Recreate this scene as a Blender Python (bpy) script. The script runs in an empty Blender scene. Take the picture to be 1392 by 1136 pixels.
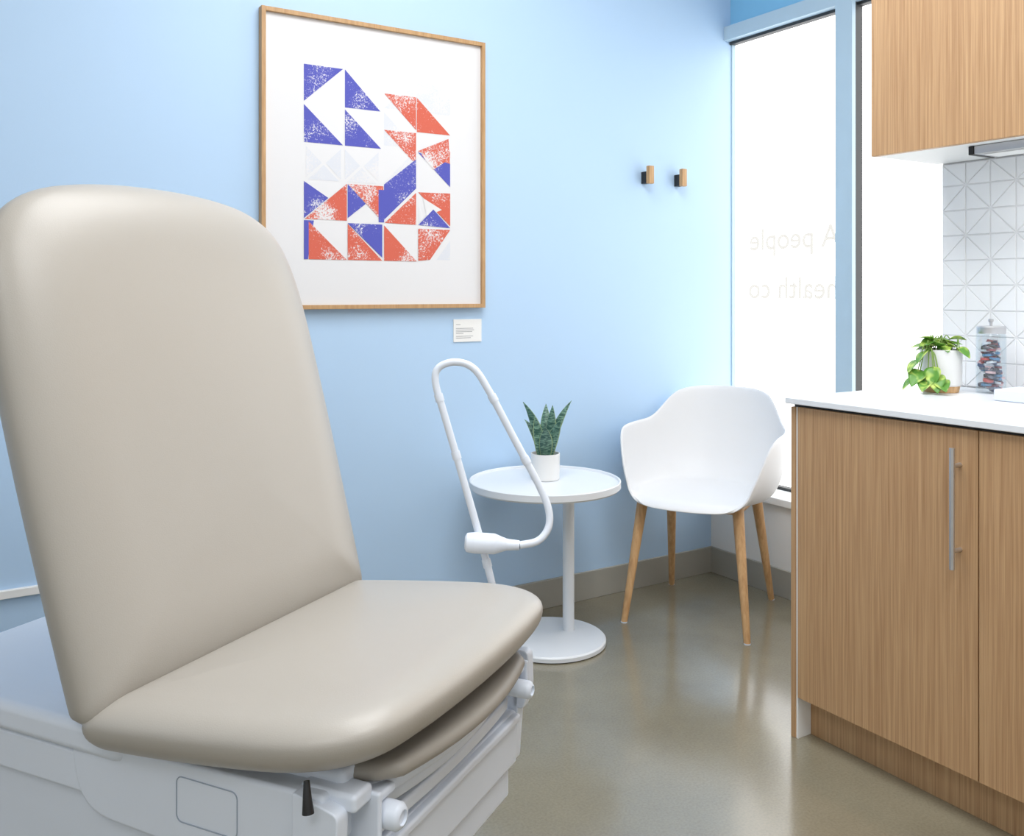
import bpy, bmesh, math, random
from mathutils import Vector, Matrix
random.seed(7)
TH=math.radians(32.3); CS,SN=math.cos(TH),math.sin(TH)
H=1.19; F=1246.0
def P(xc,d,z=0.0):            # survey coords (right, forward) -> room coords
    return Vector((CS*xc+SN*d, -SN*xc+CS*d, z))
def ang(x,y): return math.atan2(y,x)-TH
sc=bpy.context.scene
def link(o,parent=None):
    sc.collection.objects.link(o)
    if parent: o.parent=parent
    return o
def empty(name,loc=(0,0,0),rz=0):
    e=bpy.data.objects.new(name,None); e.empty_display_size=.1
    e.location=loc; e.rotation_euler=(0,0,rz); return link(e)
# ---------------- materials
def lin(c):
    return tuple(((v/255)/12.92 if v/255<=0.04045 else ((v/255+.055)/1.055)**2.4) for v in c)+(1,)
def base(name):
    m=bpy.data.materials.new(name); m.use_nodes=True
    nt=m.node_tree; b=nt.nodes['Principled BSDF']; return m,nt,b
def mat(name,rgb,rough=.5,metal=0,var=.03,scale=8,bump=0,bscale=200,coat=0):
    m,nt,b=base(name); N=nt.nodes; L=nt.links
    c=lin(rgb)
    tc=N.new('ShaderNodeTexCoord'); nz=N.new('ShaderNodeTexNoise'); nz.inputs['Scale'].default_value=scale
    nz.inputs['Detail'].default_value=3
    L.new(tc.outputs['Object'],nz.inputs['Vector'])
    mx=N.new('ShaderNodeMix'); mx.data_type='RGBA'
    mx.inputs[6].default_value=tuple(v*(1-var) for v in c[:3])+(1,)
    mx.inputs[7].default_value=tuple(min(1,v*(1+var)) for v in c[:3])+(1,)
    L.new(nz.outputs['Fac'],mx.inputs[0]); L.new(mx.outputs[2],b.inputs['Base Color'])
    b.inputs['Roughness'].default_value=rough; b.inputs['Metallic'].default_value=metal
    b.inputs['Coat Weight'].default_value=coat
    if bump:
        n2=N.new('ShaderNodeTexNoise'); n2.inputs['Scale'].default_value=bscale
        L.new(tc.outputs['Object'],n2.inputs['Vector'])
        bp=N.new('ShaderNodeBump'); bp.inputs['Strength'].default_value=bump; bp.inputs['Distance'].default_value=.002
        L.new(n2.outputs['Fac'],bp.inputs['Height']); L.new(bp.outputs[0],b.inputs['Normal'])
    return m
def wood(name,dark,light,sx=90,sz=1.6,rough=.5):
    m,nt,b=base(name); N=nt.nodes; L=nt.links
    tc=N.new('ShaderNodeTexCoord'); mp=N.new('ShaderNodeMapping')
    mp.inputs['Scale'].default_value=(sx,sx,sz)
    L.new(tc.outputs['Object'],mp.inputs[0])
    nz=N.new('ShaderNodeTexNoise'); nz.inputs['Scale'].default_value=1; nz.inputs['Detail'].default_value=6; nz.inputs['Roughness'].default_value=.6
    L.new(mp.outputs[0],nz.inputs['Vector'])
    mp2=N.new('ShaderNodeMapping'); mp2.inputs['Scale'].default_value=(sx*3.2,sx*3.2,sz*3)
    L.new(tc.outputs['Object'],mp2.inputs[0])
    n2=N.new('ShaderNodeTexNoise'); n2.inputs['Scale'].default_value=1; n2.inputs['Detail'].default_value=2
    L.new(mp2.outputs[0],n2.inputs['Vector'])
    ad=N.new('ShaderNodeMath'); ad.operation='ADD'; ad.use_clamp=False
    ml=N.new('ShaderNodeMath'); ml.operation='MULTIPLY'; ml.inputs[1].default_value=.5
    L.new(n2.outputs['Fac'],ml.inputs[0]); L.new(nz.outputs['Fac'],ad.inputs[0]); L.new(ml.outputs[0],ad.inputs[1])
    cr=N.new('ShaderNodeValToRGB'); e=cr.color_ramp.elements
    e[0].position=.52; e[0].color=lin(dark); e[1].position=.95; e[1].color=lin(light)
    L.new(ad.outputs[0],cr.inputs[0]); L.new(cr.outputs[0],b.inputs['Base Color'])
    b.inputs['Roughness'].default_value=rough
    return m
M_wall=mat('blue_paint',(183,212,241),.6,0,.015,2,bump=.05,bscale=350)
M_white=mat('white_paint',(240,240,238),.6,0,.01)
M_ceil=mat('ceiling_paint',(245,245,245),.7,0,.01)
M_base=mat('grey_baseboard',(165,163,154),.5,0,.03)
M_plastic=mat('white_plastic',(224,232,244),.35,0,.01)
M_shell=mat('white_shell',(226,226,227),.45,0,.01)
M_tabl=mat('white_metal',(226,230,235),.35,0,.01)
M_quartz=mat('white_quartz',(234,237,241),.3,0,.015,60)
M_oak=wood('oak_veneer',(164,124,86),(202,164,122),190,2.2)
M_oakleg=wood('oak_solid',(186,142,96),(216,176,128),60,4)
M_frame=wood('oak_frame',(174,134,90),(200,162,118),60,6)
M_black=mat('black_plastic',(28,28,30),.4)
M_dark=mat('gasket_and_gap_shade',(58,60,62),.5)  # gasket grey, also used to paint shade into the cabinet gaps
M_alu=mat('blue_grey_mullion',(182,206,222),.4,.0)
M_soff=mat('blue_soffit',(135,198,236),.6)
M_steel=mat('brushed_steel',(205,205,207),.36,.9)
M_pot=mat('white_ceramic',(232,232,231),.35)
M_soil=mat('soil',(70,55,42),.9,0,.3,80)
M_tile=mat('white_tile',(243,244,245),.22,0,.01)
M_grout=mat('grout',(232,233,234),.7)
M_paper=mat('art_paper',(226,226,228),.7,0,.005)
M_txt=mat('grey_ink',(150,150,155),.8)
M_vinyl=mat('taupe_vinyl',(175,170,162),.36,0,.02,3,bump=.1,bscale=500)
M_vinyl2=mat('taupe_vinyl_dark',(156,151,143),.45,0,.02,3)
M_seam=mat('seam',(160,172,188),.5)
M_cav=mat('cavity_shade_grey',(120,126,134),.6)  # darker copy of the white plastic, shade put into its colour
def floor_mat():
    m,nt,b=base('polished_concrete'); N=nt.nodes; L=nt.links
    tc=N.new('ShaderNodeTexCoord')
    n1=N.new('ShaderNodeTexNoise'); n1.inputs['Scale'].default_value=1.6; n1.inputs['Detail'].default_value=6; n1.inputs['Roughness'].default_value=.6
    n2=N.new('ShaderNodeTexNoise'); n2.inputs['Scale'].default_value=160; n2.inputs['Detail'].default_value=3
    L.new(tc.outputs['Object'],n1.inputs['Vector']); L.new(tc.outputs['Object'],n2.inputs['Vector'])
    cr=N.new('ShaderNodeValToRGB'); e=cr.color_ramp.elements
    e[0].position=.3; e[0].color=lin((124,117,98)); e[1].position=.72; e[1].color=lin((148,141,120))
    L.new(n1.outputs['Fac'],cr.inputs[0])
    cr2=N.new('ShaderNodeValToRGB'); e=cr2.color_ramp.elements
    e[0].position=.3; e[0].color=(.85,.85,.85,1); e[1].position=.62; e[1].color=(1,1,1,1)
    L.new(n2.outputs['Fac'],cr2.inputs[0])
    mx=N.new('ShaderNodeMix'); mx.data_type='RGBA'; mx.blend_type='MULTIPLY'; mx.inputs[0].default_value=1
    L.new(cr.outputs[0],mx.inputs[6]); L.new(cr2.outputs[0],mx.inputs[7]); L.new(mx.outputs[2],b.inputs['Base Color'])
    mr=N.new('ShaderNodeMapRange'); mr.inputs[3].default_value=.16; mr.inputs[4].default_value=.3
    L.new(n1.outputs['Fac'],mr.inputs[0]); L.new(mr.outputs[0],b.inputs['Roughness'])
    b.inputs['IOR'].default_value=1.6; b.inputs['Coat Weight'].default_value=.7; b.inputs['Coat Roughness'].default_value=.14
    return m
M_floor=floor_mat()
def ink(name,rgb,th,paper=(225,224,226)):
    m,nt,b=base(name); N=nt.nodes; L=nt.links
    tc=N.new('ShaderNodeTexCoord')
    n1=N.new('ShaderNodeTexNoise'); n1.inputs['Scale'].default_value=170; n1.inputs['Detail'].default_value=6; n1.inputs['Roughness'].default_value=.8
    n2=N.new('ShaderNodeTexNoise'); n2.inputs['Scale'].default_value=9; n2.inputs['Detail'].default_value=2
    L.new(tc.outputs['Object'],n1.inputs['Vector']); L.new(tc.outputs['Object'],n2.inputs['Vector'])
    ml=N.new('ShaderNodeMath'); ml.operation='MULTIPLY_ADD'; ml.inputs[1].default_value=.7
    L.new(n2.outputs['Fac'],ml.inputs[0]); L.new(n1.outputs['Fac'],ml.inputs[2])
    cr=N.new('ShaderNodeValToRGB'); e=cr.color_ramp.elements
    e[0].position=th; e[0].color=lin(rgb); e[1].position=th+.06; e[1].color=lin(paper)
    L.new(ml.outputs[0],cr.inputs[0]); L.new(cr.outputs[0],b.inputs['Base Color']); b.inputs['Roughness'].default_value=.8
    return m
I_blue=ink('blue_ink',(84,88,180),.95); I_red=ink('red_ink',(210,100,80),.89); I_grey=ink('pale_ink',(216,219,226),.85)
def mixglass(name,tint=(1,1,1,1),fac=.06,rough=.02):
    m=bpy.data.materials.new(name); m.use_nodes=True; nt=m.node_tree; N=nt.nodes; L=nt.links; N.clear()
    o=N.new('ShaderNodeOutputMaterial'); t=N.new('ShaderNodeBsdfTransparent'); t.inputs[0].default_value=tint
    g=N.new('ShaderNodeBsdfGlossy'); g.inputs['Roughness'].default_value=rough
    mx=N.new('ShaderNodeMixShader'); mx.inputs[0].default_value=fac
    L.new(t.outputs[0],mx.inputs[1]); L.new(g.outputs[0],mx.inputs[2]); L.new(mx.outputs[0],o.inputs[0]); return m
M_glass=mixglass('window_glass',fac=.04); M_jar=mixglass('jar_glass',(.95,.97,.98,1),.08)
# ---------------- mesh helpers
def mesh(name,vs,fs,m,parent=None,smooth=False,bevel=0,seg=3,sub=0,loc=None):
    me=bpy.data.meshes.new(name); me.from_pydata([tuple(v) for v in vs],[],fs); me.validate(); me.update()
    bm=bmesh.new(); bm.from_mesh(me); bmesh.ops.recalc_face_normals(bm,faces=bm.faces); bm.to_mesh(me); bm.free()
    if isinstance(m,(list,tuple)):
        for k in m: me.materials.append(k)
    else: me.materials.append(m)
    o=bpy.data.objects.new(name,me); link(o,parent)
    if loc: o.location=loc
    if smooth:
        for p in me.polygons: p.use_smooth=True
    if bevel:
        b=o.modifiers.new('b','BEVEL'); b.width=bevel; b.segments=seg; b.limit_method='ANGLE'; b.harden_normals=True
        for p in me.polygons: p.use_smooth=True
    if sub:
        s=o.modifiers.new('s','SUBSURF'); s.levels=sub; s.render_levels=sub
    return o
def box(name,x0,x1,y0,y1,z0,z1,m,parent=None,bevel=0,seg=3):
    c=((x0+x1)/2,(y0+y1)/2,(z0+z1)/2); a,b,h=(x1-x0)/2,(y1-y0)/2,(z1-z0)/2
    vs=[(sx*a,sy*b,sz*h) for sx in(-1,1) for sy in(-1,1) for sz in(-1,1)]
    fs=[(0,1,3,2),(4,6,7,5),(0,4,5,1),(2,3,7,6),(0,2,6,4),(1,5,7,3)]
    return mesh(name,vs,fs,m,parent,bevel=bevel,seg=seg,loc=c)
def extrude_xz(name,prof,y0,y1,m,parent,bevel=.006,seg=3):
    n=len(prof); vs=[(x,y0,z) for x,z in prof]+[(x,y1,z) for x,z in prof]
    fs=[tuple(range(n)),tuple(range(n,2*n))[::-1]]+[(i,(i+1)%n,n+(i+1)%n,n+i) for i in range(n)]
    return mesh(name,vs,fs,m,parent,bevel=bevel,seg=seg)
def extrude_xy(name,prof,z0,z1,m,parent,bevel=.006,seg=3,mtx=None):
    n=len(prof); vs=[Vector((x,y,z0)) for x,y in prof]+[Vector((x,y,z1)) for x,y in prof]
    if mtx: vs=[mtx@v for v in vs]
    fs=[tuple(range(n)),tuple(range(n,2*n))[::-1]]+[(i,(i+1)%n,n+(i+1)%n,n+i) for i in range(n)]
    return mesh(name,vs,fs,m,parent,bevel=bevel,seg=seg)
def roundpoly(pts,rads,k=7):
    out=[]; n=len(pts)
    for i in range(n):
        p=Vector(pts[i]); a=Vector(pts[i-1]); b=Vector(pts[(i+1)%n]); r=rads[i]
        if r<=0: out.append((p.x,p.y)); continue
        p0=p+(a-p).normalized()*r; p1=p+(b-p).normalized()*r
        for j in range(k+1):
            t=j/k; q=p0*(1-t)**2+p*2*t*(1-t)+p1*t*t; out.append((q.x,q.y))
    return out
def lathe(name,prof,m,parent=None,loc=(0,0,0),n=64,rot=None,bevel=0):
    vs=[];fs=[]
    for r,z in prof:
        for i in range(n):
            a=2*math.pi*i/n; vs.append((r*math.cos(a),r*math.sin(a),z))
    k=len(prof)
    for j in range(k-1):
        for i in range(n):
            fs.append((j*n+i,j*n+(i+1)%n,(j+1)*n+(i+1)%n,(j+1)*n+i))
    if prof[0][0]>1e-5: fs.append(tuple(range(n))[::-1])
    if prof[-1][0]>1e-5: fs.append(tuple((k-1)*n+i for i in range(n)))
    o=mesh(name,vs,fs,m,parent,smooth=True)
    o.modifiers.new('e','EDGE_SPLIT').split_angle=math.radians(40)
    o.location=loc
    if rot: o.rotation_euler=rot
    return o
def catmull(pts,n=8):
    pts=[Vector(p) for p in pts]; q=[pts[0]*2-pts[1]]+pts+[pts[-1]*2-pts[-2]]; out=[]
    for i in range(1,len(q)-2):
        a,b,c,d=q[i-1:i+3]
        for k in range(n):
            t=k/n; out.append(.5*((2*b)+(c-a)*t+(2*a-5*b+4*c-d)*t*t+(3*b-a-3*c+d)*t**3))
    out.append(pts[-1]); return out
def tube(name,pts,r,m,parent=None,n=16,smoothpath=True,sp=8):
    pp=catmull(pts,sp) if smoothpath else [Vector(p) for p in pts]
    k=len(pp); rr=r if callable(r) else (lambda t:r)
    vs=[];fs=[]; up=None
    for i,p in enumerate(pp):
        t=(pp[min(i+1,k-1)]-pp[max(i-1,0)]).normalized()
        if up is None: up=t.orthogonal().normalized()
        up=(up-t*up.dot(t)).normalized(); s=t.cross(up); R=rr(i/(k-1))
        for a in range(n):
            an=2*math.pi*a/n; vs.append(p+(up*math.cos(an)+s*math.sin(an))*R)
    for i in range(k-1):
        for a in range(n): fs.append((i*n+a,i*n+(a+1)%n,(i+1)*n+(a+1)%n,(i+1)*n+a))
    fs.append(tuple(range(n))[::-1]); fs.append(tuple((k-1)*n+a for a in range(n)))
    o=mesh(name,vs,fs,m,parent,smooth=True); o.modifiers.new('e','EDGE_SPLIT').split_angle=math.radians(50); return o

# ---------------- room shell
XW,YA=2.82,2.864
box('floor',-2.1,3.1,-2.1,2.97,-.1,0,M_floor)
box('ceiling',-2.1,3.1,-2.1,2.97,2.9,3.0,M_ceil)
box('wall_back',-2.1,2.962,YA,2.97,0,2.9,M_wall)
box('wall_left',-2.1,-2.0,-2.1,YA,0,2.9,M_white)
box('wall_front',-2.0,3.1,-2.1,-2.0,0,2.9,M_white)
YT=1.665
box('wall_right_tiled',2.612,3.0,-2.0,YT,0,2.9,M_white)
box('wall_right_lower',XW,2.98,YT,YA,0,.355,M_white)
box('wall_right_upper',2.935,3.0,YT,YA,2.34,2.9,M_soff)
box('trim_window_sill',2.797,2.98,YT,YA,.355,.385,M_white,bevel=.004)
box('baseboard_back',-2.0,XW-.012,YA-.012,YA,0,.107,M_base,bevel=.002)
box('baseboard_right',XW-.012,XW,YT,YA-.0,0,.107,M_base,bevel=.002)
# window
w=empty('window_1',(2.94,2.26,.385))
def wb(name,x0,x1,y0,y1,z0,z1,m,bv=.002):
    return box(name,x0-2.94,x1-2.94,y0-2.26,y1-2.26,z0-.385,z1-.385,m,w,bv)
wb('header',2.895,2.96,YT,YA,2.28,2.34,M_alu)
wb('header_gasket',2.93,2.96,YT,YA,2.268,2.28,M_dark,0)
wb('mullion',2.893,2.915,2.208,2.284,.385,2.9,M_alu)
wb('mullion_core',2.915,2.96,2.212,2.28,.385,2.9,M_dark,0)
wb('sill_gasket',2.93,2.96,YT,YA,.385,.397,M_dark,0)
wb('jamb_gasket',2.94,2.96,2.858,YA,.397,2.268,M_alu,0)
wb('pane_left',2.955,2.96,2.28,YA,.397,2.268,M_glass,0)
wb('pane_right',2.955,2.96,YT,2.212,.397,2.268,M_glass,0)
ML=bpy.data.materials.new('window_vinyl'); ML.use_nodes=True
nt=ML.node_tree; nt.nodes.clear(); o_=nt.nodes.new('ShaderNodeOutputMaterial'); t_=nt.nodes.new('ShaderNodeBsdfTransparent'); t_.inputs[0].default_value=(.365,.36,.345,1)
nt.links.new(t_.outputs[0],o_.inputs[0])
for i,(s,z) in enumerate((('A people',1.372),('health co',1.168))):
    cu=bpy.data.curves.new('t','FONT'); cu.body=s; cu.size=.125; cu.offset=.0012; cu.materials.append(ML)
    o=bpy.data.objects.new('lettering_%d'%(i+1),cu); link(o,w)
    o.rotation_euler=(math.radians(90),0,math.radians(90)); o.location=(2.951-2.94,2.31-2.26,z-.385)
# ---------------- tiles
tv=[];tf=[]
S=.0752; g=.0009; x0=2.612; xf=2.605
ny=int(1.66/S); nz=int(.66/S)+1
def prism(pts):
    k=len(tv); n=len(pts)
    for (y,z) in pts: tv.append((x0,y,z))
    cy=sum(p[0] for p in pts)/n; cz_=sum(p[1] for p in pts)/n
    for (y,z) in pts: tv.append((xf,cy+(y-cy)*.95,cz_+(z-cz_)*.95))
    tf.append(tuple(k+n+i for i in range(n)))
    for i in range(n): tf.append((k+i,k+(i+1)%n,k+n+(i+1)%n,k+n+i))
for i in range(ny):
    for j in range(nz):
        y1=1.663-i*S; y0=y1-S; z0=.911+j*S; z1=min(z0+S,1.58)
        if z1-z0<S*.8: continue
        a,b,c,d=(y0+g,z0+g),(y1-g,z0+g),(y1-g,z1-g),(y0+g,z1-g)
        e=g*1.2
        if (i+j)%2==0:
            prism([(a[0],a[1]+e),(d[0],d[1]),(c[0]-e,c[1])]); prism([(a[0]+e,a[1]),b,(c[0],c[1]-e)])
        else:
            prism([a,(b[0]-e,b[1]),(d[0],d[1]-e)]); prism([(b[0],b[1]+e),c,(d[0]+e,d[1])])
o=mesh('trim_backsplash_tiles',tv,tf,M_tile,bevel=.0008,seg=2)
box('trim_backsplash_grout',2.6075,2.612,0,1.664,.91,1.582,M_grout)
# ---------------- base cabinet
c=empty('base_cabinet',(2.28,.7,0))
def cb(name,x0,x1,y0,y1,z0,z1,m,bv=.0015):
    return box(name,x0-2.28,x1-2.28,y0-.7,y1-.7,z0,z1,m,c,bv)
FX=1.95
cb('end_panel',FX,2.6,1.667,1.682,0,.885,M_oak)
cb('end_panel_inner',FX+.004,2.6,1.661,1.667,0,.885,M_white,0)
cb('carcass',FX+.02,2.6,-.6,1.661,.11,.88,M_white,0)
cb('carcass_shadow_gap',FX+.01,FX+.02,-.6,1.661,.11,.893,M_dark,0)  # dark sheet behind the doors, shade of the gaps put into its colour
cb('top_gap_shade',FX+.01,2.6,-.6,1.678,.885,.894,M_dark,0)  # dark slab paints the shade under the countertop
edges=[1.659,1.158,.657,.156,-.345]
for i in range(4):
    cb('door_%d'%(i+1),FX-.002,FX+.018,edges[i+1]+.0015,edges[i]-.0015,.112,.886,M_oak,.001)
cb('toe_kick',2.005,2.02,-.6,1.661,0,.11,M_oak,0)
cb('countertop',1.935,2.6,-.6,1.69,.894,.91,M_quartz,.002)
for k,(yy) in enumerate((1.2,.2)):
    tube('handle_bar_%d'%(k+1),[(FX-.034-2.28,yy-.7,.575),(FX-.034-2.28,yy-.7,.845)],.006,M_steel,c,smoothpath=False)
    for z in (.615,.805):
        tube('handle_post_%d_%d'%(k+1,int(z*100)),[(FX-.034-2.28,yy-.7,z),(FX-2.28,yy-.7,z)],.005,M_steel,c,smoothpath=False)
# upper cabinet
c=empty('wall_cabinet',(2.44,.7,1.582))
def ub(name,x0,x1,y0,y1,z0,z1,m,bv=.0015):
    return box(name,x0-2.44,x1-2.44,y0-.7,y1-.7,z0-1.582,z1-1.582,m,c,bv)
ub('end_panel',2.306,2.611,1.662,1.68,1.584,2.6,M_oak)
ub('carcass',2.308,2.604,-.6,1.661,1.59,2.6,M_white,0)
ub('bottom_panel',2.306,2.604,-.6,1.679,1.583,1.59,M_white,0)
for i in range(4):
    e=[1.68,1.158,.657,.156,-.345]
    ub('door_%d'%(i+1),2.286,2.305,e[i+1]+.001,e[i]-.001,1.582,2.6,M_oak,.001)
c=empty('under_cabinet_light',(2.40,.9,1.57))
box('housing',-.05,.05,-.5,.51,-.010,.0125,M_steel,c,.003)
box('end_cap',-.051,.051,.51,.525,-.011,.0125,M_black,c,.002)
box('lens',-.035,.035,-.48,.49,-.012,-.010,M_white,c)
# ---------------- artwork
AY=2.864
ax0,ax1,az0,az1=.8675,1.679,1.137,2.0885
e=empty('framed_artwork',((ax0+ax1)/2,AY,(az0+az1)/2)); cx,cz=e.location.x,e.location.z
def ab(name,x0,x1,y0,y1,z0,z1,m,bv=.001): return box(name,x0-cx,x1-cx,y0,y1,z0-cz,z1-cz,m,e,bv)
fw=.014
ab('frame_left',ax0,ax0+fw,-.03,0,az0,az1,M_frame); ab('frame_right',ax1-fw,ax1,-.03,0,az0,az1,M_frame)
ab('frame_top',ax0+fw,ax1-fw,-.03,0,az1-fw,az1,M_frame); ab('frame_bottom',ax0+fw,ax1-fw,-.03,0,az0,az0+fw,M_frame)
ab('paper',ax0+fw,ax1-fw,-.018,-.002,az0+fw,az1-fw,M_paper,0)
gx0,gx1,gz1,gz0=1.008,1.541,1.926,1.2985
def G(u,v): return (gx0+(gx1-gx0)*u/4-cx, gz1-(gz1-gz0)*v/5-cz)
polys=[]
def pl(col,*pts): polys.append((col,pts))
for (i,j) in ((2,0),(3,0),(2,2),(2,1)):
    pl(2,(i+.1,j),(i+1,j+.9),(i+.1,j+.9)) if (i+j)%2 else pl(2,(i+.95,j),(i+.95,j+.9),(i+.1,j+.9))
pl(2,(3,.1),(4,.1),(4,.9)); pl(2,(3,.1),(3.4,.5),(3,.9)); pl(2,(3.6,4.95),(4,4.4),(4,4.95))
for (i,j) in ((0,2),(1,2)):
    pl(2,(i+.05,j+.1),(i+.45,j+.5),(i+.05,j+.9)); pl(2,(i+.95,j+.1),(i+.55,j+.5),(i+.95,j+.9)); pl(2,(i+.1,j+.95),(i+.5,j+.55),(i+.9,j+.95))
pl(0,(0,0),(1,0),(0,.95)); pl(0,(1.05,0),(2,1),(1.05,1)); pl(0,(0,1.03),(1,2),(0,2)); pl(0,(1.05,1.05),(2.02,2),(1.05,2))
pl(1,(2.1,.5),(3,.5),(3,1.4)); pl(1,(3.02,.5),(4,1.45),(3.02,1.45)); pl(1,(2.1,1.48),(3,1.48),(3,2.35))
pl(1,(3.05,1.97),(3.95,1.55),(4,2.3)); pl(0,(3.05,2),(4,2.25),(4,2.9)); pl(1,(3.15,2.05),(3.5,2.45),(4,2.1),(4,1.9))
pl(0,(2.1,2.95),(3,2.2),(3,3),(2.1,3.9))
pl(0,(0,3),(.62,3.4),(0,3.95)); pl(1,(0.02,3.97),(1.1,3),(1.1,3.97))
pl(1,(1.12,3),(2.08,3),(2.08,3.97)); pl(0,(1.12,3),(1.6,3.5),(1.12,3.9))
pl(0,(1.95,3.1),(2.1,3.1),(2.1,3.97),(1.95,3.97))
pl(1,(2.12,3.98),(3,3.12),(3,4)); pl(1,(3.06,3.1),(4,3.08),(4,4.0))
pl(3,(3.08,3.5),(3.3,3.7),(3.08,3.95)); pl(3,(3.2,3.25),(3.75,3.55),(3.3,3.75))
pl(0,(3.06,4),(3.5,3.55),(4,4.05))
pl(0,(0,4),(.25,4),(.1,5),(0,5)); pl(1,(.12,4.03),(1.1,5),(.12,5))
pl(0,(1.12,4.03),(2.05,4.03),(2.05,4.92)); pl(1,(1.12,4.05),(2.05,5),(1.12,5))
pl(1,(2.1,4.05),(3.02,5),(2.1,5)); pl(1,(3.06,4.1),(4,4.1),(3.4,4.95),(3.06,4.98))
vs=[];fs=[];mi=[]
for k,(col,pts) in enumerate(polys):
    b0=len(vs); yy=-.0182-.00003*k
    for (u,v) in pts:
        x,z=G(u,v); vs.append((x,yy,z))
    fs.append(tuple(range(b0,b0+len(pts)))); mi.append(col)
me=bpy.data.meshes.new('print'); me.from_pydata(vs,[],fs)
for m_ in (I_blue,I_red,I_grey,M_paper): me.materials.append(m_)
for p,k in zip(me.polygons,mi): p.material_index=k
link(bpy.data.objects.new('print_triangles',me),e)
# label
e=empty('wall_label',(1.6205,AY,1.0555))
box('card',-.0575,.0575,-.004,0,-.0405,.0405,M_white,e,.0005)
for k,(zz,wd) in enumerate(((.022,.018),(.008,.07),(.002,.074),(-.004,.066),(-.010,.03),(-.020,.07),(-.026,.06))):
    box('text_line_%d'%k,-.048,-.048+wd,-.0046,-.004,zz-.0008,zz+.0008,M_txt,e)
# hooks
for X,z in ((2.444,1.662),(2.622,1.662)):
    e=empty('wall_hook',(X,AY,z))
    box('stem',-.014,.014,-.03,0,-.03,.018,M_black,e,.002)
    box('peg',-.0135,.0135,-.05,-.03,-.032,.04,M_frame,e,.003)
box('trim_wall_rail',-1.9,.42,AY-.015,AY,.355,.378,M_white,None,.002)
# ---------------- side table
ctr=P(.112,3.125)
e=empty('side_table',ctr)
def rel(xc,d): v=P(xc,d)-ctr; return v.x,v.y
zt=.548; R=.258
lathe('top',[(0,zt-.02),(R-.006,zt-.02),(R,zt-.014),(R,zt+.006),(R-.003,zt+.008),(R-.007,zt+.006),(R-.009,zt),(0,zt)],M_tabl,e,n=96)
px_,py_=rel(.196,3.18); bx_,by_=rel(.13,3.125)
lathe('pole',[(.02,.02),(.02,zt-.02)],M_tabl,e,loc=(px_,py_,0),n=32)
lathe('pole_collar',[(.032,zt-.032),(.032,zt-.02)],M_tabl,e,loc=(px_,py_,0),n=32)
lathe('foot_plate',[(0,0),(.18,0),(.19,.004),(.19,.016),(.185,.021),(0,.023)],M_tabl,e,loc=(bx_,by_,0),n=96)
# snake plant
pp=P(.115,3.16)
e=empty('snake_plant',(pp.x,pp.y,zt+.0005))
lathe('pot',[(0,0),(.046,0),(.049,.003),(.05,.09),(.047,.09),(.046,.078),(0,.078)],M_pot,e)
lathe('soil',[(.0,.08),(.0455,.078)],M_soil,e)
def leafmat(name,c1,c2,scale,detail=2,edge=None,sq=1):
    m,nt,b=base(name); N=nt.nodes; L=nt.links
    tc=N.new('ShaderNodeTexCoord'); mp=N.new('ShaderNodeMapping'); mp.inputs['Scale'].default_value=(1,1,sq)
    nz=N.new('ShaderNodeTexNoise'); nz.inputs['Scale'].default_value=scale; nz.inputs['Detail'].default_value=detail
    nz.inputs['Distortion'].default_value=.6
    L.new(tc.outputs['Object'],mp.inputs[0]); L.new(mp.outputs[0],nz.inputs['Vector'])
    cr=N.new('ShaderNodeValToRGB'); e_=cr.color_ramp.elements; e_[0].position=.42; e_[0].color=lin(c1); e_[1].position=.62; e_[1].color=lin(c2)
    L.new(nz.outputs['Fac'],cr.inputs[0]); L.new(cr.outputs[0],b.inputs['Base Color']); b.inputs['Roughness'].default_value=.4
    return m
M_snake=leafmat('snake_leaf',(44,84,76),(116,154,134),50,sq=4)
M_snedge=mat('snake_edge',(136,160,122),.5)
def blade(name,az,tilt,ln,wd,curl,par,r0=.012,tw=0,face=0):
    vs=[];fs=[];mi=[]; n=16
    for i in range(n+1):
        t=i/n; hw=wd*(.62+.8*math.sin(math.pi*min(1,t*.95))**1.0*.55)*(1-t**4.5)**.9 if t<1 else 0
        hw=max(hw,.0005)
        a=tilt*(t*.7+.3)+curl*t*t
        r=r0+ln*t*math.sin(a); z=ln*t*math.cos(a)+.07
        d=Vector((math.cos(az),math.sin(az),0)); fa=face+tw*t; s=Vector((math.cos(fa),math.sin(fa),0)); nn=Vector((-math.sin(fa),math.cos(fa),0))
        c_=d*r+Vector((0,0,z))
        for u in (-1,-.86,0,.86,1):
            vs.append(c_+s*hw*u+nn*(abs(u)**1.5*hw*.4))
    for i in range(n):
        for k in range(4):
            fs.append((i*5+k,i*5+k+1,(i+1)*5+k+1,(i+1)*5+k)); mi.append(1 if k in(0,3) else 0)
    o=mesh(name,vs,fs,[M_snake,M_snedge],par,smooth=True)
    for p,k in zip(o.data.polygons,mi): p.material_index=k
    so=o.modifiers.new('s','SOLIDIFY'); so.thickness=.0015
    return o
sp=[(0.2,.05,.185,.021,.05),(.2,.34,.215,.016,.1),(2.9,.28,.205,.018,.1),(3.3,.14,.15,.021,.05),(1.5,.25,.19,.02,.1),(4.7,.22,.12,.023,.15),(5.7,.28,.15,.021,.15),(2.5,.44,.15,.016,.2)]
rq=random.Random(4)
for i,(az,ti,ln,wd,cu_) in enumerate(sp): blade('leaf_%d'%(i+1),az-TH,ti,ln,wd,cu_*.5,e,tw=rq.uniform(-.5,.5),face=-TH+rq.uniform(-.45,.45))
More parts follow.
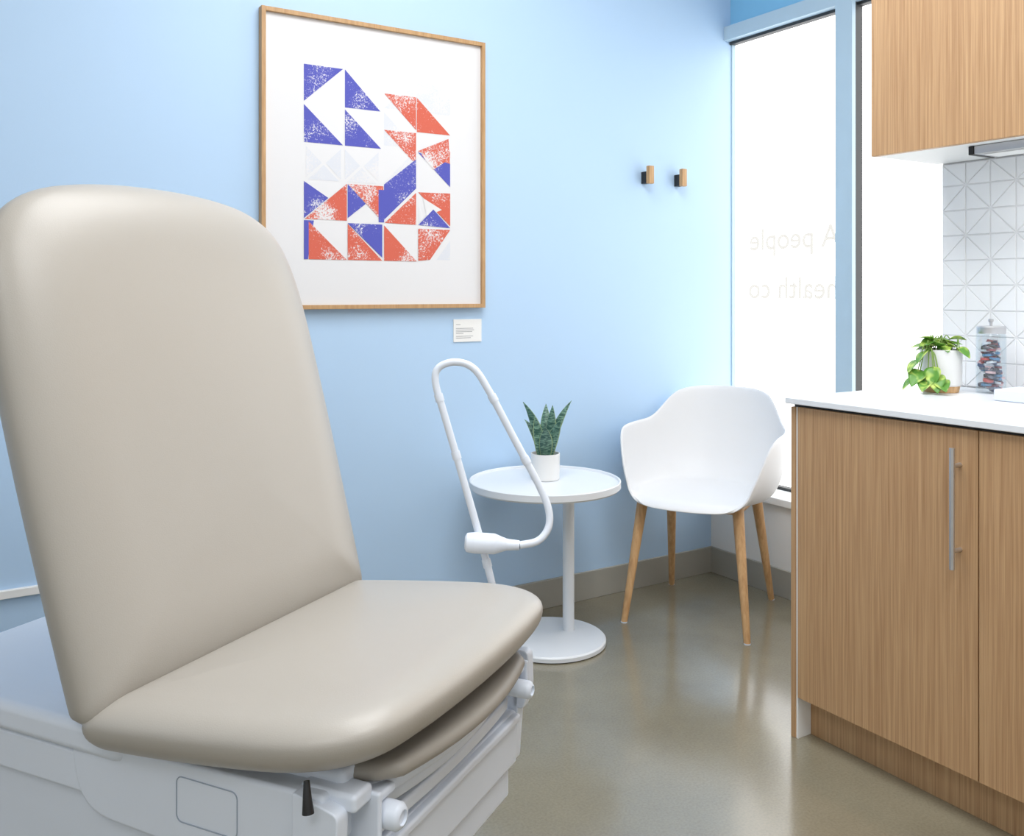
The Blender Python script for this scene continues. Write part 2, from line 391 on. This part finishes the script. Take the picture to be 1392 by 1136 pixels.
# ---------------- armchair
ca=P(.715,3.43)
e=empty('armchair',ca,ang(.888,-.46))
keys=[(0,-.012),(25,-.008),(38,.02),(50,.095),(60,.18),(70,.222),(80,.232),(116,.24),(124,.262),(134,.322),(142,.348),(160,.362),(180,.364)]
def hk(a):
    for (a0,h0),(a1,h1) in zip(keys,keys[1:]):
        if a<=a1:
            t=(a-a0)/(a1-a0); return h0+(h1-h0)*t
    return keys[-1][1]
def hs(a):
    s=0;wt=0
    for k in range(-6,7):
        b=abs(a+k*1.8); b=360-b if b>180 else b
        w_=math.exp(-k*k/14); s+=hk(b)*w_; wt+=w_
    return s/wt
vs=[];fs=[]; NA=144; NT=30; zs=.45
def sg(v,p): return math.copysign(abs(v)**p,v)
for i in range(NA):
    th=2*math.pi*i/NA; a=math.degrees(th); a=a if a<=180 else 360-a
    h=hs(a)
    X=.296*sg(math.sin(th),.78); Y=-.27*sg(math.cos(th),.82)
    for j in range(1,NT+1):
        t=j/NT
        if t<.5: p=t/.5*.76; q=0
        else:
            u=(t-.5)/.5; al=u*math.pi/2; p=.76+.24*math.sin(al)**.95; q=1-math.cos(al)
            q=q*.68+.32*u*u
        x=X*p; y=Y*p; z=zs-.014*(1-min(1,(p/.9))**2)+h*q
        back=max(0,math.cos(math.radians(180-a))) if a>90 else 0
        hh=h*q
        y+= back*hh*.22
        x*= 1-.14*back*hh/.36
        if Y<0 and a<45: z-=.012*max(0,(p-.8)/.2)**2
        vs.append((x,y,z))
cidx=len(vs); vs.append((0,0,zs-.014))
for i in range(NA):
    k=(i+1)%NA
    fs.append((cidx,i*NT,k*NT))
    for j in range(NT-1): fs.append((i*NT+j,i*NT+j+1,k*NT+j+1,k*NT+j))
o=mesh('shell',vs,fs,M_shell,e,smooth=True)
so=o.modifiers.new('s','SOLIDIFY'); so.thickness=.009; so.offset=0
su=o.modifiers.new('u','SUBSURF'); su.levels=1; su.render_levels=1
legs=[((-.185,-.145),(-.222,-.245)),((.165,-.145),(.222,-.25)),((.165,.135),(.2,.25)),((-.165,.135),(-.2,.25))]
for i,((tx,ty),(fx,fy)) in enumerate(legs):
    tube('leg_%d'%(i+1),[(fx,fy,0),(tx,ty,.43)],lambda t:.0115+.009*t,M_oakleg,e,smoothpath=False,n=20)
    tube('leg_pad_%d'%(i+1),[(fx,fy,0),(fx,fy,.004)],.012,M_plastic,e,smoothpath=False)
for i,(a_,b_) in enumerate(((0,1),(2,3),(1,2),(3,0))):
    (x1,y1),(x2,y2)=legs[a_][0],legs[b_][0]
    tube('apron_%d'%(i+1),[(x1,y1,.420),(x2,y2,.420)],.013,M_oakleg,e,smoothpath=False)
# ---------------- exam chair
eo=P(-.478,1.658)
E=empty('exam_chair',eo,ang(.907,-.42))
def pad(name,outline,tf_,tb,inset,m,parent,mtx,dome=.012,nr=8,insetb=None):
    n=len(outline); cx_=sum(p[0] for p in outline)/n; cy_=sum(p[1] for p in outline)/n
    hx=max(abs(p[0]-cx_) for p in outline); hy=max(abs(p[1]-cy_) for p in outline)
    def ring(dl,z,dz=0):
        sx=max(0,1-dl/hx); sy=max(0,1-dl/hy)
        return [((p[0]-cx_)*sx+cx_,(p[1]-cy_)*sy+cy_,z) for p in outline]
    rings=[]
    ib=insetb or inset*.5
    mn=min(hx,hy)
    for k in range(6,0,-1): rings.append(ring(ib+(mn*.97-ib)*k/6,-tb))
    for k in range(nr+1):
        al=math.pi/2*(1-k/nr); rings.append(ring(ib*(1-math.cos(al)),-tb*math.sin(al)))
    for k in range(1,nr+1):
        al=math.pi/2*k/nr; rings.append(ring(inset*(1-math.cos(al)),tf_*math.sin(al)))
    for k in range(1,9):
        f=k/8; rings.append(ring(inset+(mn*.98-inset)*f,tf_+dome*math.sin(f*math.pi/2)))
    vs=[];fs=[]
    for r_ in rings: vs+= [mtx@Vector(p) for p in r_]
    for j in range(len(rings)-1):
        for i in range(n): fs.append((j*n+i,j*n+(i+1)%n,(j+1)*n+(i+1)%n,(j+1)*n+i))
    fs.append(tuple(range(n))); fs.append(tuple((len(rings)-1)*n+i for i in range(n)))
    return mesh(name,vs,fs,m,parent,smooth=True)
def resample(pts,n):
    P_=[Vector((p[0],p[1],0)) for p in pts]; P_.append(P_[0])
    ls=[0]
    for a,b in zip(P_,P_[1:]): ls.append(ls[-1]+(b-a).length)
    out=[]
    for k in range(n):
        s=ls[-1]*k/n
        for i in range(len(P_)-1):
            if ls[i+1]>=s:
                t=(s-ls[i])/max(1e-9,ls[i+1]-ls[i]); q=P_[i].lerp(P_[i+1],t); out.append((q.x,q.y)); break
    return out
ph=math.radians(73.7)
def half_back():
    pts=[(0,.335),(.004,.349)]
    K=[(.012,.353),(.15,.360),(.35,.368),(.5,.371),(.6,.371),(.68,.366),(.74,.354),(.785,.333),(.82,.297),(.846,.24),(.861,.165),(.869,.08),(.871,0)]
    sm=catmull([(a,b,0) for a,b in K],6)
    return pts+[(p.x,p.y) for p in sm]
hb=half_back()
outl=hb+[(a,-b) for a,b in hb[::-1][1:]]
outl=resample(outl,220)
up=Vector((-math.cos(ph),0,math.sin(ph))); nrm=Vector((math.sin(ph),0,math.cos(ph))); bb=Vector((0,1,0))
mt=Matrix(((up.x,bb.x,nrm.x,0.0),(up.y,bb.y,nrm.y,0),(up.z,bb.z,nrm.z,.553),(0,0,0,1)))
pad('backrest_pad',outl,.055,.06,.14,M_vinyl,E,mt,.004,12,.05)
pad('backrest_shell',[(p[0]*.9+.04,p[1]*.86) for p in outl],.0,.03,.03,M_plastic,E,mt@Matrix.Translation((0,0,-.05)),0,5)
sl=math.radians(6.5)
def half_seat():
    K=[(0,.352),(.1,.357),(.25,.357),(.36,.348),(.43,.318),(.47,.265),(.486,.18),(.493,.09),(.495,0)]
    return [(-.012,.347)]+[(p.x,p.y) for p in catmull([(a,b,0) for a,b in K],6)]
hs_=half_seat(); outs=resample(hs_+[(a,-b) for a,b in hs_[::-1][1:]],220)
f2=Vector((math.cos(sl),0,math.sin(sl))); n2=Vector((-math.sin(sl),0,math.cos(sl)))
ms=Matrix(((f2.x,0,n2.x,0.0),(f2.y,1,n2.y,0),(f2.z,0,n2.z,.552),(0,0,0,1)))
pad('seat_pad',outs,.035,.048,.08,M_vinyl,E,ms,.008,10,.06)
def eb(name,x0,x1,y0,y1,z0,z1,m=M_plastic,bv=.01,seg=4): return box(name,x0,x1,y0,y1,z0,z1,m,E,bv,seg)
extrude_xz('seat_frame',[(-.1,.44),(.40,.44),(.40,.54),(-.1,.495)],-.27,.27,M_plastic,E,.012)
extrude_xz('side_housing',roundpoly([(-.085,.505),(.392,.52),(.392,.38),(-.07,.395)],[.012,.01,.02,.07]),-.305,.305,M_plastic,E,.008)
eb('body',-.62,.36,-.285,.285,.24,.49,bv=.04)
extrude_xy('rear_cover',roundpoly([(-.52,-.315),(.03,-.315),(.03,.31),(-.52,.31)],[.12,.02,.02,.12]),.487,.535,M_plastic,E,.02,5)
extrude_xy('rear_skirt',roundpoly([(-.51,-.302),(.0,-.302),(.0,.30),(-.51,.30)],[.12,.01,.01,.12]),.42,.484,M_plastic,E,.006,3)
o=lathe('rear_hump',[(0,.02),(.10,.018),(.125,.012),(.14,0)],M_plastic,E,loc=(-.29,.05,.53))
eb('pedestal',-.5,.15,-.2,.2,.05,.26,bv=.03)
eb('foot_plate',-.6,.2,-.24,.24,0,.055,bv=.015)
eb('back_hinge_arm',-.13,-.04,-.18,.18,.5,.68,bv=.02)
def rrect(name,a0,a1,z0,z1,r,y,parent,m):
    pts=[]
    for cx_,cz_,s in ((a1-r,z1-r,0),(a0+r,z1-r,90),(a0+r,z0+r,180),(a1-r,z0+r,270)):
        for k in range(6):
            an=math.radians(s+k*18); pts.append((cx_+r*math.cos(an),y,cz_+r*math.sin(an)))
    pts.append(pts[0]); return tube(name,pts,.0009,m,parent,n=8,smoothpath=False)
rrect('access_panel_seam',.134,.246,.428,.493,.010,-.3055,E,M_seam)
def bow(x0,xe,xm,hw,r=.03,n=12):
    pts=[(x0,hw)]
    q=[]
    for i in range(n+1):
        b=hw-2*hw*i/n; q.append((xe+(xm-xe)*(1-(b/hw)**2),b))
    q=[(q[0][0]-r,hw),(q[0][0]-r*.3,hw-r*.3)]+q[1:-1]+[(q[-1][0]-r*.3,-hw+r*.3),(q[-1][0]-r,-hw)]
    return pts+q+[(x0,-hw)]
eb('drawer',.3,.413,-.27,.27,.305,.405,bv=.008)
eb('drawer_lip',.405,.424,-.262,.262,.388,.403,bv=.005)
eb('drawer_lower',.2,.40,-.265,.265,.24,.300,bv=.01)
eb('drawer_cavity_shade',.3,.39,-.262,.262,.404,.522,M_cav,bv=.002)  # solid grey block, paints the shade between the trays
extrude_xy('step_tray',bow(.28,.410,.426,.262),.422,.444,M_plastic,E,.006)
extrude_xy('step_tray_upper',bow(.28,.402,.436,.235),.452,.474,M_plastic,E,.008)
extrude_xy('footrest_tray',bow(.28,.42,.457,.24),.482,.506,M_plastic,E,.009,4)
fo=resample(bow(0,.134,.176,.25,.05),120)
pad('footrest_pad',fo,.013,.013,.016,M_vinyl2,E,Matrix.Translation((.31,0,.524)),.002,6,.014)
for i,(b_,r0) in enumerate(((-.222,.019),(.222,.016))):
    lathe('stirrup_roller_%d'%(i+1),[(0,0),(r0-.004,0),(r0,.004),(r0,.046),(r0-.005,.052),(r0*.55,.053),(r0*.5,.049),(0,.049)],M_plastic,E,loc=(.412,b_,.468),rot=(0,math.radians(90),0),n=32)
    s=1 if b_>0 else -1
    eb('roller_bracket_%d'%(i+1),.35,.445,b_+s*.02,b_+s*.03,.44,.51,bv=.004)
    eb('roller_hood_%d'%(i+1),.37,.44,b_-.022,b_+.022,.49,.503,bv=.005)
extrude_xz('corner_post_near',roundpoly([(.345,.24),(.405,.24),(.42,.505),(.345,.52)],[.005,.01,.012,.005]),-.312,-.286,M_plastic,E,.005)
eb('corner_cap_near',.34,.432,-.29,-.245,.497,.522,bv=.007)
extrude_xz('corner_post_far',roundpoly([(.345,.30),(.405,.30),(.42,.505),(.345,.52)],[.005,.01,.012,.005]),.272,.30,M_plastic,E,.005)
extrude_xz('corner_hook_far',roundpoly([(.400,.405),(.424,.405),(.436,.45),(.434,.515),(.400,.515)],[.008,.01,.01,.012,.004]),.272,.296,M_plastic,E,.005)
tube('release_lever',[(.38,-.325,.55),(.385,-.33,.53),(.388,-.332,.512)],lambda t:.004+.004*t,M_black,E)
# ---------------- exam lamp (gooseneck) bracketed to the exam chair
D=1.9
Lp=[(676,835),(668,790),(650,722),(625,635),(603,560),(592,520),(596,500),(618,492),(643,500),(664,530),(700,598),(734,662),(746,694),(745,718),(731,735),(706,741)]
path=[]
for i,(x,y) in enumerate(Lp):
    dd=D+.05*math.sin(i/15*math.pi)
    path.append(P((x-696)/F*dd,dd,H-(y-398)/F*dd))
LE=empty('exam_lamp',(path[0].x,path[0].y,.42))
rp=[p-LE.location for p in path]
tube('gooseneck',rp,.0078,M_plastic,LE,sp=10)
full=catmull(rp,10)
for k,idx in enumerate((14,32,44,92,104)):
    a=full[idx]; b=full[idx+1]; dr=(b-a).normalized()*.008
    tube('collar_%d'%k,[a-dr,a+dr],.0095,M_plastic,LE,smoothpath=False)
a=rp[-1]; hd=(P((634-696)/F*D,D,H-(737-398)/F*D)-LE.location); dv=hd-a
pts=[a,a+dv*.2,a+dv*.32,a+dv*.45,a+dv*.6,a+dv*.8,a+dv*.95,a+dv*1.03]
def rl(t):
    ks=[(0,.010),(.18,.012),(.32,.016),(.45,.021),(.75,.0215),(.93,.019),(1,.013)]
    for (a0,h0),(a1,h1) in zip(ks,ks[1:]):
        if t<=a1: return h0+(h1-h0)*(t-a0)/(a1-a0)
    return .013
tube('lamp_head',pts,rl,M_plastic,LE,n=28)
tube('mounting_post',[(0,0,0),(0,0,rp[0].z)],.011,M_plastic,LE,smoothpath=False)
fr=E.location+Matrix.Rotation(E.rotation_euler.z,3,'Z')@Vector((.27,.306,.43))
tube('mounting_bracket',[Vector((0,0,.012)),fr-LE.location],.012,M_plastic,LE,smoothpath=False)
# ---------------- counter items
zc=.9105
pj=P(.5225*2.565,2.565)
e=empty('glass_jar',(pj.x,pj.y,zc))
lathe('jar_glass',[(0,0),(.037,0),(.039,.003),(.039,.16),(.036,.168),(.034,.168),(.0365,.158),(.0365,.006),(0,.005)],M_jar,e)
lathe('lid',[(0,.166),(.0375,.166),(.038,.168),(.038,.184),(.035,.187),(0,.188)],M_steel,e)
lathe('lid_knob',[(.004,.187),(.004,.197),(.007,.2),(.007,.206),(0,.208)],M_steel,e,n=20)
cols=[(60,80,120),(200,90,90),(110,115,130),(215,220,228),(150,80,90),(90,140,180),(80,80,90),(226,190,194)]
cm=[mat('bandage_%d'%i,c_,.5) for i,c_ in enumerate(cols)]
vs=[];fs=[];mi=[]
rr=random.Random(5)
for k in range(130):
    r_=rr.uniform(.004,.022); a=rr.uniform(0,6.28); z=.011+.132*k/130; m3=Matrix.Translation((r_*math.cos(a),r_*math.sin(a),z))@Matrix.Rotation(rr.uniform(0,6.28),4,'Z')@Matrix.Rotation(rr.uniform(-.4,.4),4,'X')
    b0=len(vs)
    for i in range(12):
        an=i*math.pi/6
        for zz in (-.003,.003): vs.append(m3@Vector((.0135*math.cos(an),.0135*math.sin(an),zz)))
    for i in range(12):
        j=(i+1)%12; fs.append((b0+2*i,b0+2*j,b0+2*j+1,b0+2*i+1)); mi.append(k%8)
    fs.append(tuple(b0+2*i+1 for i in range(12))); fs.append(tuple(b0+2*i for i in range(12))); mi+=[k%8]*2
o=mesh('wrapped_bandages',vs,fs,cm,e)
for p,k in zip(o.data.polygons,mi): p.material_index=k
# pothos
pq=P(.468*2.6,2.6)
e=empty('potted_pothos',(pq.x,pq.y,zc),-TH)   # local x = right, y = away
lathe('pot',[(0,.018),(.05,.018),(.054,.022),(.056,.12),(.052,.12),(.051,.108),(0,.108)],M_pot,e)
lathe('pot_base',[(0,0),(.046,0),(.05,.018),(0,.018)],M_oakleg,e)
lathe('soil',[(0,.11),(.0505,.108)],M_soil,e)
M_poth=leafmat('pothos_leaf',(88,142,50),(192,214,104),34,1)
M_stem=mat('stem',(120,150,70),.5)
def heart(par,name,pos,yaw,pitch,size,roll=0):
    vs=[];fs=[]; n=12
    for i in range(n+1):
        t=i/n; wv=.46*math.sin(math.pi*min(1,t**.62))**.8*(1-.15*t) if 0<t<1 else 0.0
        for u in (-1,-.5,0,.5,1):
            y=t - .12*abs(u)*(1-t)**3
            vs.append(Vector((u*wv, y, -.22*t*t+abs(u)*wv*.25))*size)
    for i in range(n):
        for k in range(4): fs.append((i*5+k,i*5+k+1,(i+1)*5+k+1,(i+1)*5+k))
    m3=Matrix.Translation(pos)@Matrix.Rotation(yaw,4,'Z')@Matrix.Rotation(pitch,4,'X')@Matrix.Rotation(roll,4,'Y')
    vs=[m3@v for v in vs]
    lo=min(v.z for v in vs)
    if lo<.003: vs=[v+Vector((0,0,.003-lo)) for v in vs]
    o=mesh(name,vs,fs,M_poth,par,smooth=True); so=o.modifiers.new('s','SOLIDIFY'); so.thickness=.0008
    return o
rr=random.Random(11)
k=0
def stemleaf(tip,size,yaw,pitch,roll=0,root=None):
    global k; k+=1
    root=root or Vector((rr.uniform(-.025,.025),rr.uniform(-.025,.025),.108))
    tip=Vector(tip); mid=(root+tip)/2+Vector((0,0,.03))
    tube('stem_%d'%k,[root,mid,tip],.0016,M_stem,e,n=6,sp=5)
    heart(e,'leaf_%d'%k,tip,yaw,pitch,size,roll)
for i in range(18):
    a=2*math.pi*i/18+rr.uniform(-.2,.2); r_=rr.uniform(.01,.05)
    tip=(r_*math.cos(a)-.008,r_*math.sin(a)*.6-.005,rr.uniform(.125,.15))
    stemleaf(tip,rr.uniform(.038,.048),a-math.pi/2+rr.uniform(-.4,.4),rr.uniform(-.3,.5),rr.uniform(-.5,.5))
for (x,y,z,s,yw,pt,ro) in [(-.055,-.03,.115,.05,2.0,-.5,.3),(-.07,-.02,.09,.055,1.9,-.5,.2),(-.075,-.035,.06,.056,2.2,-.6,-.3),(-.05,-.06,.07,.052,2.6,-1.0,.2),(-.045,-.065,.05,.056,2.8,-.7,.1),(-.06,-.05,.04,.055,2.4,-.4,0),(-.08,-.02,.04,.05,1.6,-.5,0),(-.035,-.07,.035,.05,3.0,-.3,.2),(.03,-.045,.125,.04,-2.6,-.5,.2)]:
    stemleaf((x,y,z),s,yw,pt,ro,Vector((-.045 if x<0 else .03,-.03,.118)))
box('glove_box',2.33,2.45,1.06,1.345,zc,zc+.03,M_plastic,None,.004)
# ---------------- lights
wd=bpy.data.worlds.new('sky'); sc.world=wd; wd.use_nodes=True
bg=wd.node_tree.nodes['Background']; bg.inputs[0].default_value=(1,.995,.985,1); bg.inputs[1].default_value=2.7
def area(name,loc,sx,sy,power,rot=(0,0,0),col=(.975,.988,1)):
    l=bpy.data.lights.new(name,'AREA'); l.shape='RECTANGLE'; l.size=sx; l.size_y=sy; l.energy=power; l.color=col
    o=bpy.data.objects.new(name,l); o.location=loc; o.rotation_euler=rot; return link(o)
for i,(x,y,p) in enumerate(((1.2,1.6,36),(1.1,.1,34),(-1.0,-.6,24))):
    e=empty('added_ceiling_fill',(x,y,2.9))  # unseen panel, added as fill to brighten the room
    box('frame',-.62,.62,-.62,.62,-.02,0,M_white,e)
    a=area('fill_emitter',(0,0,-.025),1.2,1.2,p); a.parent=e
a=area('lamp_strip',(0,0,-.014),.06,.95,1.6,col=(1,.98,.95)); a.parent=bpy.data.objects['under_cabinet_light']
cam=bpy.data.cameras.new('camera'); co=bpy.data.objects.new('camera',cam); link(co)
co.location=(0,0,H); co.rotation_euler=(math.radians(90),0,-TH)
cam.sensor_width=36; cam.lens=36*F/1392; cam.shift_y=-170/1392; cam.clip_start=.02
sc.camera=co
sc.view_settings.view_transform='Standard'; sc.view_settings.look='None'; sc.view_settings.exposure=0
